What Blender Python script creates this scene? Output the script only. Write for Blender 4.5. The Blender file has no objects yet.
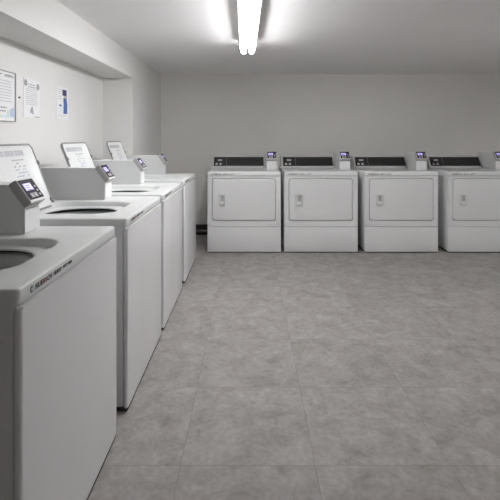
import bpy, bmesh, math, random
from mathutils import Vector, Matrix

random.seed(7)
scene = bpy.context.scene
col = scene.collection
R = math.radians

# ------------------------------------------------------------------ materials
def mat(name, color, rough=0.5, metal=0.0, spec=0.5, emit=None, strength=0.0, mottling=0.0, mscale=6.0):
    m = bpy.data.materials.new(name)
    m.use_nodes = True
    nt = m.node_tree
    b = nt.nodes['Principled BSDF']
    b.inputs['Base Color'].default_value = (*color, 1)
    b.inputs['Roughness'].default_value = rough
    b.inputs['Metallic'].default_value = metal
    b.inputs['Specular IOR Level'].default_value = spec
    if emit:
        b.inputs['Emission Color'].default_value = (*emit, 1)
        b.inputs['Emission Strength'].default_value = strength
    if mottling > 0:
        tc = nt.nodes.new('ShaderNodeTexCoord')
        nz = nt.nodes.new('ShaderNodeTexNoise')
        nz.inputs['Scale'].default_value = mscale
        nz.inputs['Detail'].default_value = 4
        rp = nt.nodes.new('ShaderNodeValToRGB')
        rp.color_ramp.elements[0].position = 0.3
        rp.color_ramp.elements[1].position = 0.7
        rp.color_ramp.elements[0].color = (*[c * (1 - mottling) for c in color], 1)
        rp.color_ramp.elements[1].color = (*[min(1, c * (1 + mottling)) for c in color], 1)
        nt.links.new(tc.outputs['Object'], nz.inputs['Vector'])
        nt.links.new(nz.outputs['Fac'], rp.inputs['Fac'])
        nt.links.new(rp.outputs['Color'], b.inputs['Base Color'])
    return m

def floor_material():
    m = bpy.data.materials.new('grey_stone_tile')
    m.use_nodes = True
    nt = m.node_tree
    N, L = nt.nodes, nt.links
    b = N['Principled BSDF']
    geo = N.new('ShaderNodeNewGeometry')
    sep = N.new('ShaderNodeSeparateXYZ')
    L.new(geo.outputs['Position'], sep.inputs[0])
    def math_node(op, a, bval=None, link_b=None):
        n = N.new('ShaderNodeMath'); n.operation = op
        if isinstance(a, (int, float)): n.inputs[0].default_value = a
        else: L.new(a, n.inputs[0])
        if link_b is not None: L.new(link_b, n.inputs[1])
        elif bval is not None: n.inputs[1].default_value = bval
        return n.outputs[0]
    P = 0.4925
    edges, cells = [], []
    for out, off in ((sep.outputs['X'], -0.254), (sep.outputs['Y'], 1.572)):
        t = math_node('DIVIDE', math_node('SUBTRACT', out, off), P)
        t = math_node('ADD', t, 20.0)
        cells.append(math_node('FLOOR', t))
        fr = math_node('FRACT', t)
        d = math_node('MINIMUM', fr, link_b=math_node('SUBTRACT', 1.0, link_b=fr))
        edges.append(math_node('MULTIPLY', d, P))
    dist = math_node('MINIMUM', edges[0], link_b=edges[1])
    joint = N.new('ShaderNodeMapRange')
    joint.inputs['From Min'].default_value = 0.0008
    joint.inputs['From Max'].default_value = 0.0030
    L.new(dist, joint.inputs['Value'])
    comb = N.new('ShaderNodeCombineXYZ')
    L.new(cells[0], comb.inputs[0]); L.new(cells[1], comb.inputs[1])
    wn = N.new('ShaderNodeTexWhiteNoise'); wn.noise_dimensions = '3D'
    L.new(comb.outputs[0], wn.inputs['Vector'])
    # every tile has its own piece of the stone pattern
    sc = N.new('ShaderNodeVectorMath'); sc.operation = 'SCALE'; sc.inputs['Scale'].default_value = 9.0
    L.new(wn.outputs['Color'], sc.inputs[0])
    ad = N.new('ShaderNodeVectorMath'); ad.operation = 'ADD'
    L.new(geo.outputs['Position'], ad.inputs[0]); L.new(sc.outputs[0], ad.inputs[1])
    n1 = N.new('ShaderNodeTexNoise'); n1.inputs['Scale'].default_value = 8.5
    n1.inputs['Detail'].default_value = 8; n1.inputs['Roughness'].default_value = 0.68
    n1.inputs['Distortion'].default_value = 0.5
    L.new(ad.outputs[0], n1.inputs['Vector'])
    r1 = N.new('ShaderNodeValToRGB')
    r1.color_ramp.elements[0].position = 0.28; r1.color_ramp.elements[0].color = FLOOR_DARK
    r1.color_ramp.elements[1].position = 0.72; r1.color_ramp.elements[1].color = FLOOR_LIGHT
    L.new(n1.outputs['Fac'], r1.inputs['Fac'])
    n2 = N.new('ShaderNodeTexNoise'); n2.inputs['Scale'].default_value = 42
    n2.inputs['Detail'].default_value = 6; n2.inputs['Roughness'].default_value = 0.7
    L.new(ad.outputs[0], n2.inputs['Vector'])
    r2 = N.new('ShaderNodeMapRange'); r2.inputs['To Min'].default_value = 0.78; r2.inputs['To Max'].default_value = 1.22
    r2.inputs['From Min'].default_value = 0.25; r2.inputs['From Max'].default_value = 0.75
    L.new(n2.outputs['Fac'], r2.inputs['Value'])
    tv = N.new('ShaderNodeMapRange'); tv.inputs['To Min'].default_value = 0.965; tv.inputs['To Max'].default_value = 1.035
    L.new(wn.outputs['Value'], tv.inputs['Value'])
    k = math_node('MULTIPLY', r2.outputs[0], link_b=tv.outputs[0])
    jm = N.new('ShaderNodeMapRange'); jm.inputs['To Min'].default_value = 0.80; jm.inputs['To Max'].default_value = 1.0
    L.new(joint.outputs[0], jm.inputs['Value'])
    k = math_node('MULTIPLY', k, link_b=jm.outputs[0])
    mx = N.new('ShaderNodeVectorMath'); mx.operation = 'SCALE'
    L.new(r1.outputs['Color'], mx.inputs[0]); L.new(k, mx.inputs['Scale'])
    L.new(mx.outputs[0], b.inputs['Base Color'])
    b.inputs['Roughness'].default_value = 0.62
    b.inputs['Specular IOR Level'].default_value = 0.3
    return m

FLOOR_DARK = (0.182, 0.170, 0.162, 1)
FLOOR_LIGHT = (0.330, 0.310, 0.297, 1)

M = dict(
    wall=mat('painted_wall', (0.75, 0.744, 0.725), 0.75, spec=0.2, mottling=0.015, mscale=3),
    back_wall=mat('painted_back_wall', (0.77, 0.76, 0.735), 0.75, spec=0.2, mottling=0.015, mscale=3),
    ceiling=mat('painted_ceiling', (0.86, 0.85, 0.845), 0.85, spec=0.15, mottling=0.015, mscale=2),
    floor=floor_material(),
    black_base=mat('black_rubber', (0.025, 0.025, 0.025), 0.5),
    enamel=mat('white_enamel', (0.74, 0.74, 0.745), 0.2, spec=0.45),
    dryer_enamel=mat('white_dryer_enamel', (0.70, 0.705, 0.70), 0.3, spec=0.4),
    top_enamel=mat('speckled_white_enamel', (0.70, 0.715, 0.705), 0.32, spec=0.4, mottling=0.03, mscale=160),
    seam=mat('painted_gap_shade', (0.06, 0.06, 0.06), 0.7),  # dark tone painted in for the shade inside the dryer seams
    reader=mat('pale_grey_powder_coat', (0.66, 0.67, 0.665), 0.42, spec=0.4),
    reader_front=mat('white_powder_coat', (0.78, 0.785, 0.79), 0.4, spec=0.4),
    head=mat('grey_plastic', (0.40, 0.395, 0.385), 0.5),
    bezel=mat('pale_plastic', (0.72, 0.72, 0.70), 0.45),
    dark_panel=mat('dark_violet_panel', (0.03, 0.024, 0.04), 0.6, spec=0.15),
    screen=mat('lit_lcd', (0.35, 0.32, 0.7), 0.3, emit=(0.62, 0.58, 1.0), strength=0.6),
    key=mat('grey_key', (0.42, 0.40, 0.40), 0.5),
    lcd_text=mat('lcd_text', (0.10, 0.08, 0.30), 0.4),
    rim=mat('grey_rubber_rim', (0.26, 0.26, 0.255), 0.6),
    tub=mat('dark_tub_plastic', (0.05, 0.05, 0.05), 0.5),
    basket=mat('brushed_basket', (0.42, 0.42, 0.41), 0.35, metal=0.7, mottling=0.06, mscale=30),
    console=mat('console_enamel', (0.52, 0.525, 0.52), 0.4),
    fascia=mat('black_fascia', (0.018, 0.018, 0.017), 0.35),
    print_black=mat('black_print', (0.03, 0.03, 0.03), 0.5),
    print_grey=mat('grey_print', (0.33, 0.33, 0.35), 0.6),
    print_pale=mat('pale_grey_print', (0.52, 0.52, 0.54), 0.6),
    print_red=mat('red_print', (0.26, 0.08, 0.08), 0.5),
    print_violet=mat('violet_pen', (0.42, 0.41, 0.58), 0.6),
    print_blue=mat('blue_print', (0.06, 0.13, 0.38), 0.5),
    print_navy=mat('navy_print', (0.045, 0.05, 0.13), 0.5),
    print_skin=mat('beige_print', (0.55, 0.42, 0.33), 0.6),
    print_sky=mat('pale_blue_print', (0.42, 0.52, 0.72), 0.6),
    print_teal=mat('pale_teal_print', (0.60, 0.70, 0.72), 0.6),
    paper=mat('white_paper', (0.80, 0.80, 0.81), 0.7, spec=0.2),
    frame=mat('grey_frame', (0.36, 0.36, 0.35), 0.5),
    tube=mat('fluorescent_tube', (0.9, 0.9, 0.9), 0.4, emit=(0.985, 0.98, 1.0), strength=50.0),
    batten=mat('white_batten', (0.82, 0.82, 0.81), 0.4),
    holder=mat('white_lamp_holder', (0.8, 0.8, 0.8), 0.5),
    foot=mat('black_foot_and_gap', (0.02, 0.02, 0.02), 0.6),
    hose=mat('black_hose', (0.012, 0.012, 0.012), 0.45),
)

# ------------------------------------------------------------------ mesh helpers
def link(name, bm, material, parent=None, smooth=None):
    me = bpy.data.meshes.new(name)
    bmesh.ops.recalc_face_normals(bm, faces=bm.faces[:])
    if smooth is not None:
        for f in bm.faces: f.smooth = True
        for e in bm.edges:
            if len(e.link_faces) == 2 and e.calc_face_angle(0) > R(smooth): e.smooth = False
    bm.to_mesh(me); bm.free()
    mats = material if isinstance(material, (list, tuple)) else [material]
    for m in mats: me.materials.append(m)
    o = bpy.data.objects.new(name, me)
    col.objects.link(o)
    if parent is not None: o.parent = parent
    return o

def empty(name, loc, label, cat, group=None):
    o = bpy.data.objects.new(name, None)
    o.empty_display_size = 0.1
    o.location = loc
    col.objects.link(o)
    o['label'] = label; o['category'] = cat
    if group: o['group'] = group
    return o

def tag(o, label, cat, group=None):
    o['label'] = label; o['category'] = cat
    if group: o['group'] = group
    return o

def add_box(bm, x0, x1, y0, y1, z0, z1, r=0.0, seg=3, mi=0, matrix=None):
    b2 = bmesh.new()
    bmesh.ops.create_cube(b2, size=1.0)
    for v in b2.verts:
        v.co = Vector(((x0 + x1) / 2 + v.co.x * (x1 - x0), (y0 + y1) / 2 + v.co.y * (y1 - y0), (z0 + z1) / 2 + v.co.z * (z1 - z0)))
    if r > 0:
        bmesh.ops.bevel(b2, geom=b2.edges[:], offset=r, segments=seg, profile=0.5, affect='EDGES')
    merge(bm, b2, mi, matrix)

def merge(bm, b2, mi=0, matrix=None):
    if matrix is not None: bmesh.ops.transform(b2, matrix=matrix, verts=b2.verts[:])
    mp = {v: bm.verts.new(v.co) for v in b2.verts}
    for f in b2.faces:
        try:
            nf = bm.faces.new([mp[v] for v in f.verts]); nf.material_index = mi
        except ValueError: pass
    b2.free()

def rr(cx, cy, hx, hy, r, k=6, m=5):
    """closed outline of a rounded rectangle, same number of points whatever its size"""
    pts = []
    cs = ((cx + hx - r, cy + hy - r, 0), (cx - hx + r, cy + hy - r, 90), (cx - hx + r, cy - hy + r, 180), (cx + hx - r, cy - hy + r, 270))
    for i, (x, y, a) in enumerate(cs):
        arc = [(x + r * math.cos(R(a + 90 * j / k)), y + r * math.sin(R(a + 90 * j / k))) for j in range(k + 1)]
        pts += arc
        nx, ny, na = cs[(i + 1) % 4]
        e = (nx + r * math.cos(R(na)), ny + r * math.sin(R(na)))
        for j in range(1, m): pts.append((arc[-1][0] + (e[0] - arc[-1][0]) * j / m, arc[-1][1] + (e[1] - arc[-1][1]) * j / m))
    return pts

def loft(bm, loops, cap0=False, cap1=False, closed=False, mi=0):
    vs = [[bm.verts.new(p) for p in lp] for lp in loops]
    n = len(vs[0])
    rng = range(len(vs)) if closed else range(len(vs) - 1)
    for i in rng:
        a, b = vs[i], vs[(i + 1) % len(vs)]
        for j in range(n):
            f = bm.faces.new((a[j], a[(j + 1) % n], b[(j + 1) % n], b[j])); f.material_index = mi
    if cap0: bm.faces.new(vs[0][::-1]).material_index = mi
    if cap1: bm.faces.new(vs[-1]).material_index = mi

def lathe(bm, prof, cx, cy, n=40, mi=0):
    loops = [[(cx + r * math.cos(2 * math.pi * j / n), cy + r * math.sin(2 * math.pi * j / n), z) for j in range(n)] for r, z in prof]
    loft(bm, loops, mi=mi)

def add_tube(bm, p0, p1, r, n=16, mi=0):
    p0, p1 = Vector(p0), Vector(p1)
    d = (p1 - p0).normalized()
    a = d.orthogonal().normalized(); b = d.cross(a)
    loops = [[p + a * r * math.cos(2 * math.pi * j / n) + b * r * math.sin(2 * math.pi * j / n) for j in range(n)] for p in (p0, p1)]
    loft(bm, loops, True, True, mi=mi)

def add_plate(bm, to, u0, u1, v0, v1, n0, n1, mi=0):
    """thin plate in a local (u, v, n) frame; to() maps the frame to the object"""
    b2 = bmesh.new()
    bmesh.ops.create_cube(b2, size=1.0)
    for v in b2.verts:
        v.co = to((u0 + u1) / 2 + v.co.x * (u1 - u0), (v0 + v1) / 2 + v.co.y * (v1 - v0), (n0 + n1) / 2 + v.co.z * (n1 - n0))
    merge(bm, b2, mi)

def add_text(bm, s, size, u, v, to, n=0.0006, mi=0, shear=0.0, width=None):
    cu = bpy.data.curves.new('t', 'FONT')
    cu.body = s; cu.size = size; cu.extrude = 0.0003; cu.resolution_u = 3; cu.offset = size * 0.02
    o = bpy.data.objects.new('t', cu)
    col.objects.link(o)
    dg = bpy.context.evaluated_depsgraph_get(); dg.update()
    me = bpy.data.meshes.new_from_object(o.evaluated_get(dg))
    b2 = bmesh.new(); b2.from_mesh(me)
    xs = [q.co.x for q in b2.verts]
    w = max(xs) - min(xs); x0 = min(xs)
    k = (width / w) if width else 1.0
    for q in b2.verts:
        q.co = to(u + (q.co.x - x0) * k + shear * q.co.y, v + q.co.y, n + q.co.z)
    merge(bm, b2, mi)
    bpy.data.objects.remove(o); bpy.data.meshes.remove(me); bpy.data.curves.remove(cu)
    return u + w * k

def dup(root, loc, label, group):
    r = root.copy(); col.objects.link(r); r.location = loc
    r['label'] = label; r['group'] = group
    for ch in list(root.children):
        c = ch.copy(); col.objects.link(c); c.parent = r
        for g in list(ch.children):
            d = g.copy(); col.objects.link(d); d.parent = c
    return r

# ------------------------------------------------------------------ the room
XW, XP, XR = -1.4535, -1.1617, 3.75      # left wall, pillar / soffit face, right wall
YB, YP, YF = 5.60, 4.252, -2.6           # back wall, pillar face, wall behind the viewer
H, HS = 2.023, 1.788                     # ceiling, underside of the soffit

def struct(name, boxes, m):
    bm = bmesh.new()
    for b in boxes: add_box(bm, *b)
    o = link(name, bm, m); o['kind'] = 'structure'
    return o

struct('floor', [(XW - .1, XR + .1, YF - .1, YB + .1, -.1, 0)], M['floor'])
struct('ceiling', [(XW - .1, XR + .1, YF - .1, YB + .1, H, H + .1)], M['ceiling'])
struct('wall_left', [(XW - .1, XW, YF - .1, YB + .1, 0, H)], M['wall'])
struct('wall_right', [(XR, XR + .1, YF - .1, YB + .1, 0, H)], M['wall'])
struct('wall_back', [(XW, XR, YB, YB + .1, 0, H)], M['back_wall'])
struct('wall_front', [(XW, XR, YF - .1, YF, 0, H)], M['wall'])
struct('trim_1', [(XW, XP, YF, YP, HS, H), (XW, XP, YP, YB, 0, H)], M['wall'])     # soffit and pier as one boxed-in run
struct('baseboard_back', [(XP, XR, YB - .012, YB, 0, .066)], M['black_base'])

# ------------------------------------------------------------------ ceiling light
def make_light(loc, turn, LL, label):
    lamp = empty('ceiling_light', loc, label, 'ceiling light')
    lamp.rotation_euler = (0, 0, turn)
    bm = bmesh.new()
    pr = [(-.030, 0), (.030, 0), (.034, -.045), (.064, -.074), (.064, -.081), (.058, -.078), (.047, -.060), (-.047, -.060), (-.058, -.078), (-.064, -.081), (-.064, -.074), (-.034, -.045)]
    loft(bm, [[(x, y, z) for x, z in pr] for y in (-LL, .0)], True, True)
    link('housing', bm, M['batten'], lamp, 30)
    for s in (-1, 1):
        bm = bmesh.new(); add_tube(bm, (s * .033, -LL + .03, -.090), (s * .033, .012, -.090), .0205, 20)
        link('tube', bm, M['tube'], lamp, 40)
        for y in (-LL + .012, .024):
            bm = bmesh.new(); add_box(bm, s * .033 - .019, s * .033 + .019, y - .010, y + .010, -.106, -.050, .004, 2)
            link('lamp_holder', bm, M['holder'], lamp, 30)
make_light((-0.020, 3.66, H), R(0.8), 1.62, 'long white twin tube fluorescent batten lit on the ceiling')
make_light((2.85, 2.85, H), 0, 1.15, 'added unseen twin tube batten on the ceiling, brightening the right side of the room')  # extra lamp out of view, added to brighten the right-hand dryers

# ------------------------------------------------------------------ payment reader (part of each machine)
SL = Vector((-.055, 0, .077)); SLN = SL.normalized(); OUT = Vector((.077, 0, .055)).normalized()
def make_reader(parent, at, turn, length, z_top):
    """steel box with a slanted display head; built facing +x, then turned"""
    T = Matrix.Translation(at) @ Matrix.Rotation(turn, 4, 'Z')
    W = .0575
    bm = bmesh.new()
    prof = [(0, 0), (0, .100), (-.055, .177), (-.062, .181), (-length, .181), (-length, 0)]
    loft(bm, [[T @ Vector((f, s, z)) for f, z in prof] for s in (-W, W)], True, True)
    bmesh.ops.bevel(bm, geom=[e for e in bm.edges], offset=.0025, segments=2, affect='EDGES')
    box = link('card_reader', bm, M['reader'], parent, 30)
    def on_head(u, v, n): return T @ (Vector((0, u, .100)) + SLN * v + OUT * n)
    bm = bmesh.new()
    add_plate(bm, on_head, -W, W, -.004, .100, -.002, .030)
    bmesh.ops.bevel(bm, geom=bm.edges[:], offset=.003, segments=2, affect='EDGES')
    link('display_housing', bm, M['head'], box, 30)
    bm = bmesh.new(); add_plate(bm, on_head, -W + .003, W - .003, -.001, .097, .0285, .0315)
    link('bezel', bm, M['bezel'], box)
    bm = bmesh.new(); add_plate(bm, on_head, -.050, .050, .008, .093, .031, .0335)
    link('display_panel', bm, M['dark_panel'], box)
    bm = bmesh.new(); add_plate(bm, on_head, -.038, .014, .046, .076, .033, .0345)
    for i in range(3):
        add_plate(bm, on_head, -.030, -.030 + (.036, .026, .030)[i], .047 + i * .009, .050 + i * .009, .034, .0348, 1)
    link('screen', bm, [M['screen'], M['lcd_text']], box)
    for u in (-.034, -.008):
        bm = bmesh.new(); add_plate(bm, on_head, u, u + .020, .015, .033, .033, .036)
        link('button', bm, M['key'], box)
    bm = bmesh.new()
    for v in (.018, .036, .054): add_plate(bm, on_head, .028, .040, v, v + .009, .033, .0345)
    link('indicator', bm, M['key'], box)
    # bright front plate under the head
    bm = bmesh.new()
    b2 = bmesh.new(); add_box(b2, 0.0, .003, -W + .002, W - .002, .004, .090, .001, 1); merge(bm, b2, 0, T)
    link('cash_door', bm, M['reader_front'], box)
    return box

# ------------------------------------------------------------------ washer
HY = .361                      # half the width of a washer
TOP = .845
def make_washer(loc, label, group):
    t = empty('top_load_washer', loc, label, 'washing machine', group)
    bm = bmesh.new()                                   # open-topped steel shell
    def cb(d, z, r=.006): return [(x, y, z) for x, y in rr(-.007, 0, .388 - d, HY - .0015 - d, r)]
    loft(bm, [cb(.02, .030), cb(.02, .802), cb(.02, .808), cb(.0, .808), cb(0, .026), cb(.004, .022)], True, True)
    link('cabinet', bm, M['enamel'], t, 30)
    bm = bmesh.new()                                   # front panel folded round the corners
    o = rr(.392, 0, .010, HY, .0099, 6, 3)
    loft(bm, [[(x, y, z) for x, y in o] for z in (.019, .8015)] , True, True)
    for e in bm.edges: pass
    top_edges = [e for e in bm.edges if all(abs(v.co.z - .8015) < 1e-5 for v in e.verts)]
    bmesh.ops.bevel(bm, geom=top_edges, offset=.003, segments=2, affect='EDGES')
    link('front_panel', bm, M['enamel'], t, 35)
    bm = bmesh.new()                                   # top with the lid recess and the tub opening
    rc = (.070, -.040, .222, .195, .10)
    def ring(dx, dy, r, z): return [(x, y, z) for x, y in rr(.0, 0, .396 - dx, HY - dy, r)]
    def rec(d, z): return [(x, y, z) for x, y in rr(rc[0], rc[1], rc[2] - d, rc[3] - d, rc[4] - d * .5)]
    def hole(d, z): return [(x, y, z) for x, y in rr(.065, -.040, .186 - d, .172 - d, .165 - d)]
    loft(bm, [ring(.012, .012, .010, .807), ring(.001, .0, .013, .8075), ring(0, -.001, .014, .810), ring(0, -.001, .014, TOP - .007), ring(.0015, .0005, .013, TOP - .003),
              ring(.004, .003, .011, TOP - .0008), ring(.009, .008, .008, TOP), rec(-.006, TOP), rec(0, TOP - .0025), rec(.004, TOP - .008), rec(.012, .819), rec(.018, .817),
              hole(-.004, .816), hole(0, .814), hole(.002, .812), hole(.002, .807), hole(-.006, .8065), hole(-.007, .8105)], closed=True)
    link('top_panel', bm, M['top_enamel'], t, 40)
    bm = bmesh.new()                                   # tub seen through the opening
    lathe(bm, [(.232, .800), (.232, .30), (.001, .30)], .065, -.04)
    link('tub', bm, M['tub'], t, 40)
    bm = bmesh.new()
    lathe(bm, [(.215, .700), (.215, .787), (.210, .791), (.188, .789), (.176, .779), (.172, .755), (.180, .738), (.205, .734)], .065, -.04)
    link('balance_ring', bm, M['reader'], t, 40)
    bm = bmesh.new()
    lathe(bm, [(.208, .736), (.205, .340), (.06, .315), (.001, .315)], .065, -.04)
    bk = link('basket', bm, M['basket'], t, 40)
    bm = bmesh.new()
    lathe(bm, [(.085, .317), (.060, .36), (.040, .42), (.034, .62), (.022, .65), (.001, .655)], .065, -.04, 24)
    for i in range(4):
        b2 = bmesh.new(); add_box(b2, .03, .10, -.006, .006, .32, .50, .004, 2)
        merge(bm, b2, 0, Matrix.Translation((.065, -.04, 0)) @ Matrix.Rotation(R(45 + 90 * i), 4, 'Z'))
    link('agitator', bm, M['bezel'], t, 40)
    # lid, standing open
    hx, hz = -.139, .826
    V = Vector((-.131, 0, .335)).normalized(); NN = Vector((V.z, 0, -V.x))
    def on_lid(u, v, n): return Vector((hx, u - .080, hz)) + V * v + NN * n
    LH, LW = .364, .206
    bm = bmesh.new()
    def lo(d, n, r): return [on_lid(u, v, n) for u, v in rr(0, LH / 2, LW - d, LH / 2 - d, r)]
    loft(bm, [lo(.010, -.014, .026), lo(.002, -.012, .032), lo(0, -.008, .034), lo(0, -.001, .034), lo(.002, .001, .032), lo(.012, .001, .024), lo(.016, -.002, .020)], True, True)
    lid = link('lid', bm, M['top_enamel'], t, 40)
    bm = bmesh.new()
    loft(bm, [lo(-.001, -.004, .035), lo(-.001, .002, .035), lo(.002, .004, .032), lo(.008, .004, .026), lo(.010, .000, .024)])
    link('lid_rim', bm, M['rim'], lid, 40)
    for s in (-1, 1):
        bm = bmesh.new(); add_plate(bm, on_lid, s * (LW - .004) - .008, s * (LW - .004) + .008, .240, .263, -.004, .010)
        bmesh.ops.bevel(bm, geom=bm.edges[:], offset=.003, segments=2, affect='EDGES')
        link('lid_bumper', bm, M['rim'], lid)
        bm = bmesh.new(); add_plate(bm, on_lid, s * (LW - .006) - .010, s * (LW - .006) + .010, -.004, .050, -.012, .008)
        bmesh.ops.bevel(bm, geom=bm.edges[:], offset=.003, segments=2, affect='EDGES')
        link('hinge', bm, M['rim'], lid)
    bm = bmesh.new()                                   # instruction label on the underside of the lid
    rnd = random.Random(3)
    bt, bh = bmesh.new(), bmesh.new()
    add_plate(bm, on_lid, -.158, -.070, .300, .330, -.002, -.0012)
    add_plate(bm, on_lid, -.066, .018, .300, .330, -.002, -.0012)
    add_plate(bm, on_lid, .022, .104, .300, .330, -.002, -.0012)
    for a in (-.160, -.065, .025):
        for j in range(3):
            u = a
            while u < a + .070:
                w = rnd.uniform(.006, .020)
                add_plate(bt, on_lid, u, min(u + w, a + .070), .305 + j * .009, .309 + j * .009, -.0012, -.0008)
                u += w + .004
    for j in range(6):
        u = -.03
        while u < .075:
            w = rnd.uniform(.008, .022)
            if rnd.random() < .8: add_plate(bt if j < 3 else bh, on_lid, u, u + w, .275 - j * .017, .281 - j * .017, -.002, -.0010)
            u += w + .008
    u = -.02
    for j in range(5):
        add_plate(bh, on_lid, u, u + .018, .160 + .004 * (j % 2), .1635 + .004 * (j % 2), -.002, -.0010); u += .019
    link('label_header', bm, M['print_pale'], lid); link('printed_text', bt, M['print_grey'], lid); link('handwriting', bh, M['print_violet'], lid)
    # low console at the rear
    bm = bmesh.new()
    pr = [(-.393, TOP - .002), (-.305, TOP - .002), (-.318, .915), (-.330, .925), (-.393, .925)]
    loft(bm, [[(x, y, z) for x, z in pr] for y in (-HY + .01, HY - .01)], True, True)
    bmesh.ops.bevel(bm, geom=bm.edges[:], offset=.003, segments=2, affect='EDGES')
    link('console', bm, M['console'], t, 30)
    make_reader(t, Vector((.110, HY - .097, TOP)), 0, .385, TOP)
    # writing on the front lip
    def on_lip(u, v, n): return Vector((.396 + n, u, v))
    bm = bmesh.new()
    u0 = -HY + .050
    n = 24                                             # open swirl mark
    for k, (r, a0, a1, mi) in enumerate(((.0085, 60, 320, 0), (.0048, 30, 250, 0))):
        for i in range(n):
            a, b = R(a0 + (a1 - a0) * i / n), R(a0 + (a1 - a0) * (i + 1) / n)
            q = [on_lip(u0 + .010 + rr_ * math.cos(c), .8255 + rr_ * math.sin(c), .0007) for c, rr_ in ((a, r), (b, r), (b, r * .66), (a, r * .66))]
            bm.faces.new([bm.verts.new(p) for p in q]).material_index = mi
    e = add_text(bm, 'HUE', .0185, u0 + .027, .8190, on_lip, mi=0, shear=.2, width=.038)
    e = add_text(bm, 'BS', .0185, e + .002, .8190, on_lip, mi=1, shear=.2, width=.021)
    e = add_text(bm, 'CH', .0185, e + .002, .8190, on_lip, mi=0, shear=.2, width=.025)
    e = add_text(bm, 'HEAVY', .0165, e + .014, .8200, on_lip, mi=0, width=.048)
    e = add_text(bm, 'DUTY', .0125, e + .010, .8225, on_lip, mi=0, width=.030)
    add_plate(bm, on_lip, e + .006, e + .030, .8225, .8305, 0, .0008, 0)
    link('badge', bm, [M['print_black'], M['print_red']], t)
    for sx in (-.34, .33):
        for sy in (-.31, .31):
            bm = bmesh.new(); lathe(bm, [(.001, .026), (.016, .026), (.016, .010), (.024, .008), (.024, 0), (.001, 0)], sx, sy, 20)
            link('foot', bm, M['foot'], t, 40)
    bm = bmesh.new(); add_box(bm, -.36, .4006, -HY + .0015, HY - .0015, .001, .024, .008, 3)
    link('toe_gap_shade', bm, M['foot'], t)  # black block nearly flush with the front, painting the shaded toe gap
    return t

GW = 'top loading washers along the left wall'
wash = [(1.3625, 'front white washer nearest the camera, the only one whose open lid is out of frame'),
        (2.2345, 'second washer from the camera, its open lid covered in notices above the front washer'),
        (3.0250, 'third washer in the left row, between the second washer and the one by the pier'),
        (3.8850, 'last white washer of the left row, nearest the pier and the far dryers')]
WX = -.935
w0 = make_washer((WX, wash[0][0], 0), wash[0][1], GW)
for y, lab in wash[1:]: dup(w0, (WX, y, 0), lab, GW)

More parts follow.
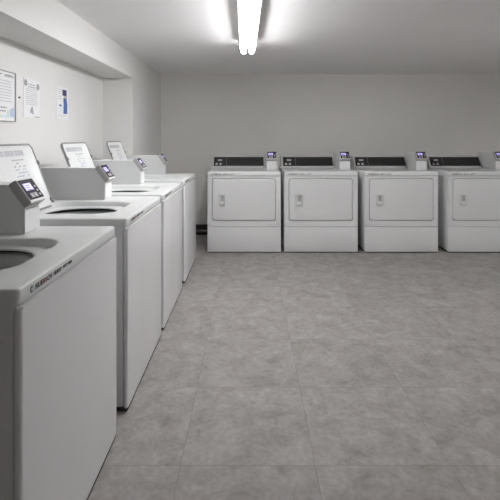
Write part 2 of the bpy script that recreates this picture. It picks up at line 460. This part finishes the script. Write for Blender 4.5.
# ------------------------------------------------------------------ dryer
DW, DF, DB = .3815, -.355, .355
DT = .846
def make_dryer(loc, label, group):
    t = empty('clothes_dryer', loc, label, 'dryer', group)
    bm = bmesh.new(); add_box(bm, -DW + .001, DW - .001, DF + .012, DB, .016, .802, .004, 2)
    link('cabinet', bm, M['dryer_enamel'], t, 30)
    bm = bmesh.new()
    def tl(d, z): return [(x, y, z) for x, y in rr(0, (DF + DB) / 2 - .001, DW - d, (DB - DF) / 2 + .002 - d, .014)]
    loft(bm, [tl(.006, .801), tl(.0, .803), tl(0, .832), tl(.003, .841), tl(.010, .8455), tl(.018, DT)], True, True)
    link('top_panel', bm, M['dryer_enamel'], t, 40)
    dc, dz = (-DW + .0345 - DW + .7085 + DW) / 1 - 0, 0
    dx0, dx1, dz0, dz1 = -DW + .049, -DW + .7095, .334, .768
    cx, cz, hx, hz = (dx0 + dx1) / 2, (dz0 + dz1) / 2, (dx1 - dx0) / 2, (dz1 - dz0) / 2
    bm = bmesh.new()                                   # front panel round the door
    def fo(d, y): return [(x, y, z) for x, z in rr(0, (.271 + .797) / 2, DW - d, (.797 - .271) / 2 - d, .008)]
    def fi(d, y): return [(x, y, z) for x, z in rr(cx, cz, hx - d, hz - d, .030)]
    loft(bm, [fo(.004, DF + .02), fo(0, DF + .012), fo(0, DF + .003), fo(.003, DF), fi(-.008, DF), fi(-.004, DF + .001), fi(-.0022, DF + .010), fi(-.006, DF + .02)], closed=True)
    link('front_panel', bm, M['dryer_enamel'], t, 40)
    bm = bmesh.new()
    def dl(d, y, r=.028): return [(x, y, z) for x, z in rr(cx, cz, hx - d, hz - d, r)]
    loft(bm, [dl(.002, DF + .018), dl(.001, DF), dl(.003, DF - .005), dl(.008, DF - .008), dl(.014, DF - .009)], True, True)
    door = link('door', bm, M['dryer_enamel'], t, 40)
    bm = bmesh.new()                                   # pull cup of the door
    kx, kz = -DW + .152, .549
    def hl(d, y, r, dzz=0, sq=1): return [(x, y, z + dzz) for x, z in rr(kx, kz, .0365 - d, (.064 - d) * sq, r)]
    loft(bm, [hl(0, DF - .008, .010), hl(.001, DF - .019, .009), hl(.004, DF - .023, .008), hl(.008, DF - .023, .008), hl(.011, DF - .012, .006), hl(.014, DF - .0095, .005, .012, .8)], False, True)
    hd = link('handle', bm, M['dryer_enamel'], door, 40)
    bm = bmesh.new()
    add_box(bm, kx - .012, kx + .020, DF - .0135, DF - .009, kz - .010, kz + .046, .002, 2)
    link('grip_shade', bm, M['head'], door)  # grey plate standing in for the shade in the cup's upper pocket
    bm = bmesh.new(); add_box(bm, kx - .024, kx + .024, DF - .026, DF - .009, kz - .046, kz - .026, .004, 2)
    link('grip_ledge', bm, M['dryer_enamel'], door, 30)
    bm = bmesh.new(); add_box(bm, -DW, DW, DF, DF + .02, .010, .268, .004, 2)
    link('access_panel', bm, M['dryer_enamel'], t, 30)
    bm = bmesh.new(); add_box(bm, -DW + .006, DW - .006, DF + .010, DF + .03, .262, .802)
    link('seam_shade', bm, M['seam'], t)  # dark plate behind door and panel seams, standing in for their shade
    bm = bmesh.new(); add_box(bm, -DW + .006, DW - .006, DF + .006, DB - .02, .002, .02)
    link('toe_gap_shade', bm, M['foot'], t)  # black block that darkens the gap under the dryer in place of shade
    for sx in (-.33, .33):
        for sy in (-.30, .30):
            bm = bmesh.new(); lathe(bm, [(.001, .02), (.018, .02), (.018, 0), (.001, 0)], sx, sy, 16)
            link('foot', bm, M['foot'], t, 40)
    # control console along the rear edge
    pr = [(.100, DT - .002), (.116, .866), (.188, .974), (.204, .985), (.325, .985), (.325, DT - .002)]
    bm = bmesh.new()
    loft(bm, [[(x, y, z) for y, z in pr] for x in (-DW + .004, .224)], True, True)
    bmesh.ops.bevel(bm, geom=bm.edges[:], offset=.004, segments=2, affect='EDGES')
    cons = link('console', bm, M['console'], t, 30)
    A, B = Vector((0, .116, .866)), Vector((0, .188, .974))
    S = (B - A).normalized(); NO = Vector((0, -S.z, S.y))
    def on_con(u, v, n): return A + Vector((u, 0, 0)) + S * v + NO * n
    LS = (B - A).length
    bm = bmesh.new(); add_plate(bm, on_con, -.356, .2165, .006, LS - .006, -.001, .003)
    link('control_fascia', bm, M['fascia'], cons)
    bm = bmesh.new(); add_plate(bm, on_con, -.213, -.2105, .012, LS - .012, .003, .0036)
    link('divider', bm, M['print_grey'], cons)
    bm = bmesh.new(); add_plate(bm, on_con, -.312, -.262, .072, .092, .003, .0045)
    link('cycle_display', bm, M['print_pale'], cons)
    for u in (-.336, -.290):
        bm = bmesh.new()
        n = 20
        loft(bm, [[on_con(u + .012 + r * math.cos(2 * math.pi * j / n), .030 + r * math.sin(2 * math.pi * j / n), h) for j in range(n)] for r, h in ((.015, .002), (.014, .007), (.011, .009))], False, True)
        link('button', bm, M['print_pale'], cons, 40)
    make_reader(t, Vector((-DW + .680, 4.695 - 4.82, DT)), R(-90), .354, DT)
    def on_top(u, v, n): return Vector((u, DF - .003 - n, v))
    bm = bmesh.new()
    e = add_text(bm, 'HUEBSCH', .020, -DW + .036, .811, on_top, width=.105, shear=.2)
    e = add_text(bm, 'HEAVY', .016, e + .018, .812, on_top, width=.055)
    e = add_text(bm, 'DUTY', .016, e + .018, .812, on_top, width=.045)
    link('badge', bm, M['print_black'], t)
    return t

GD = 'front loading dryers along the back wall'
DY = 4.82
dry = [(-.0605, 'white front-loading dryer nearest the washers, at the left end of the back row'),
       (.738, 'second dryer from the washers, standing right below the end of the ceiling light'),
       (1.573, 'third dryer from the washers, between the second dryer and the one cut by the frame'),
       (2.438, 'white dryer at the right end of the row, cut off by the frame')]
d0 = make_dryer((dry[0][0], DY, 0), dry[0][1], GD)
for x, lab in dry[1:]: dup(d0, (x, DY, 0), lab, GD)

# black hose lying on the floor behind the machines
bm = bmesh.new()
pts = [(-1.10, 5.33, .020), (-.6, 5.31, .020), (0, 5.30, .020), (.8, 5.32, .020), (1.6, 5.30, .020), (2.4, 5.32, .020), (2.95, 5.31, .020)]
loops = [[(x, y + .020 * math.cos(2 * math.pi * j / 14), z + .020 * math.sin(2 * math.pi * j / 14)) for j in range(14)] for x, y, z in pts]
loft(bm, loops, True, True)
tag(link('drain_hose', bm, M['hose'], None, 50), 'black hose lying on the floor along the back wall behind the dryers', 'hose')

# ------------------------------------------------------------------ notices on the left wall
def wall_map(y0, z0):
    return lambda u, v, n: Vector((n, u, v))

def notice(name, y0, y1, z0, z1, label, framed=False):
    t = empty(name, (XW, (y0 + y1) / 2, z0), label, 'notice', 'notices on the left wall')
    w, h = (y1 - y0) / 2, z1 - z0
    to = lambda u, v, n: Vector((n, u, v))
    bm = bmesh.new(); add_plate(bm, to, -w, w, 0, h, .0005, .003)
    link('sheet', bm, M['paper'], t)
    if framed:
        bm = bmesh.new()
        for a in ((-w - .003, w + .003, -.004, .002), (-w - .003, w + .003, h - .002, h + .003), (-w - .003, -w + .002, 0, h), (w - .002, w + .003, 0, h)):
            add_plate(bm, to, *a, .0005, .010)
        link('frame', bm, M['frame'], t)
    return t, to, w, h

def text_rows(bm, to, u0, u1, v0, v1, rows, thick, mi, seed):
    rnd = random.Random(seed)
    for j in range(rows):
        v = v1 - (v1 - v0) * j / max(1, rows - 1)
        u = u0; end = u1 - rnd.uniform(0, .12) * (u1 - u0)
        while u < end:
            w = rnd.uniform(.006, .022)
            add_plate(bm, to, u, min(u + w, u1), v, v + thick, .003, .0034, mi)
            u += w + .005

# framed notice, cut by the left edge of the picture
t, to, w, h = notice('framed_notice', 2.43, 2.652, 1.297, 1.592, 'framed notice with a pale blue corner, cut off by the left edge of the photo', True)
bm = bmesh.new()
text_rows(bm, to, -w + .02, w - .03, .115, .235, 8, .006, 0, 1)
b3 = bmesh.new(); text_rows(b3, to, -w + .05, w - .09, .055, .075, 2, .009, 1, 5)
link('printed_signature', b3, [M['print_pale'], M['print_grey']], t)
link('printed_text', bm, [M['print_pale'], M['print_grey']], t)
bm = bmesh.new()
n = 14
for i in range(n):                                   # dark swoosh and bold heading
    a, b = i / n, (i + 1) / n
    f = lambda q: (-.02 - .07 * (1 - q), .262 + .014 * q * q)
    (ua, va), (ub, vb) = f(a), f(b)
    q = [to(ua, va, .0035), to(ub, vb, .0035), to(ub, vb + .010 * math.sin(math.pi * b) + .001, .0035), to(ua, va + .010 * math.sin(math.pi * a) + .001, .0035)]
    bm.faces.new([bm.verts.new(p) for p in q])
text_rows(bm, to, .0, w - .015, .262, .264, 1, .012, 0, 8)
text_rows(bm, to, .02, w - .03, .272, .274, 1, .006, 0, 9)
link('heading', bm, M['print_grey'], t)
bm = bmesh.new()
add_plate(bm, to, -w + .012, w - .012, .022, .032, .003, .0034, 1)
for i in range(10):                                  # blue corner picture, fading to the sides in steps of its own print
    u = w - .085 + i * .0073
    add_plate(bm, to, u, u + .0073, .030, .062 + .004 * i * .6, .003, .0035, 0 if i > 4 else 1)
link('corner_picture', bm, [M['print_sky'], M['print_teal']], t)

# plain notice with two round emblems
t, to, w, h = notice('paper_notice', 2.753, 2.967, 1.330, 1.585, 'white paper notice with two dark round emblems in its upper corners')
bm = bmesh.new()
text_rows(bm, to, -w + .03, w - .03, .085, .185, 9, .005, 0, 21)
text_rows(bm, to, -w + .055, w - .06, .198, .215, 2, .007, 1, 22)
link('printed_text', bm, [M['print_pale'], M['print_grey']], t)
for u, v, rad in ((-w + .028, .224, .020), (w - .026, .212, .020)):
    bm = bmesh.new()
    n = 24
    loft(bm, [[to(u + r * math.cos(2 * math.pi * j / n), v + r * 1.1 * math.sin(2 * math.pi * j / n), nn) for j in range(n)] for r, nn in ((rad, .0030), (rad, .0034))], False, True)
    loft(bm, [[to(u + r * math.cos(2 * math.pi * j / n), v - .004 + r * 1.1 * math.sin(2 * math.pi * j / n), nn) for j in range(n)] for r, nn in ((rad * .5, .0034), (rad * .5, .0038))], False, True, mi=1)
    link('emblem', bm, [M['print_grey'], M['frame']], t)
bm = bmesh.new()                                     # small drawing at the bottom
for (u, v, ww, hh, mi) in ((-.012, .045, .024, .020, 0), (-.020, .030, .018, .022, 0), (.004, .024, .018, .026, 1), (-.004, .062, .014, .012, 0)):
    add_plate(bm, to, u, u + ww, v, v + hh, .003, .0035, mi)
link('drawing', bm, [M['print_grey'], M['frame']], t)
bm = bmesh.new(); add_plate(bm, to, .035, w - .005, .004, .010, .003, .0036)
link('bottom_line', bm, M['frame'], t)

# poster with a figure in blue
t, to, w, h = notice('blue_poster', 3.222, 3.440, 1.338, 1.588, 'small white poster with a dark blue picture on its right half')
bm = bmesh.new()
add_plate(bm, to, -.006, .070, .185, .232, .003, .0034, 0)         # dark block
add_plate(bm, to, .020, .072, .172, .187, .003, .0034, 1)          # hands
loopp = [(.010, .045), (.080, .045), (.082, .120), (.066, .172), (.030, .165), (.014, .120)]
vs0 = [bm.verts.new(to(u, v, .0034)) for u, v in loopp]
f = bm.faces.new(vs0); f.material_index = 2
add_plate(bm, to, .012, .030, .125, .170, .0034, .0038, 0)
link('picture', bm, [M['print_navy'], M['print_skin'], M['print_blue']], t)
bm = bmesh.new()
text_rows(bm, to, -.075, -.02, .155, .225, 5, .006, 0, 31)
b3 = bmesh.new(); add_plate(b3, to, -.060, -.022, .098, .113, .003, .0034)
link('printed_block', b3, M['print_blue'], t)
text_rows(bm, to, -.075, -.005, .055, .085, 3, .005, 2, 33)
text_rows(bm, to, -.075, .05, .022, .030, 2, .004, 0, 34)
link('printed_text', bm, [M['print_pale'], M['print_blue'], M['print_teal']], t)

bm = bmesh.new()
add_tube(bm, (XW, 2.70, 1.45), (XW + .012, 2.70, 1.45), .006, 12)
tag(link('wall_tack', bm, M['rim'], None, 40), 'tiny grey tack in the left wall between the framed notice and the paper notice', 'tack')

# ------------------------------------------------------------------ camera, world, colour
cam = bpy.data.cameras.new('camera')
cam.sensor_width = 36; cam.sensor_fit = 'HORIZONTAL'
cam.lens = 36 * 430 / 500
cam.shift_y = -112.7 / 500
cam.clip_start = 0.02
co = bpy.data.objects.new('camera', cam)
co.location = (0, 0, 1.2); co.rotation_euler = (R(90), 0, 0)
col.objects.link(co); scene.camera = co

w = bpy.data.worlds.new('world'); scene.world = w
w.use_nodes = True
w.node_tree.nodes['Background'].inputs['Color'].default_value = (0, 0, 0, 1)
vs = scene.view_settings
vs.view_transform = 'Standard'; vs.look = 'None'; vs.gamma = 1.0; vs.use_curve_mapping = False
vs.exposure = 0.13
scene.cycles.max_bounces = 12; scene.cycles.diffuse_bounces = 10
scene.cycles.use_denoising = True
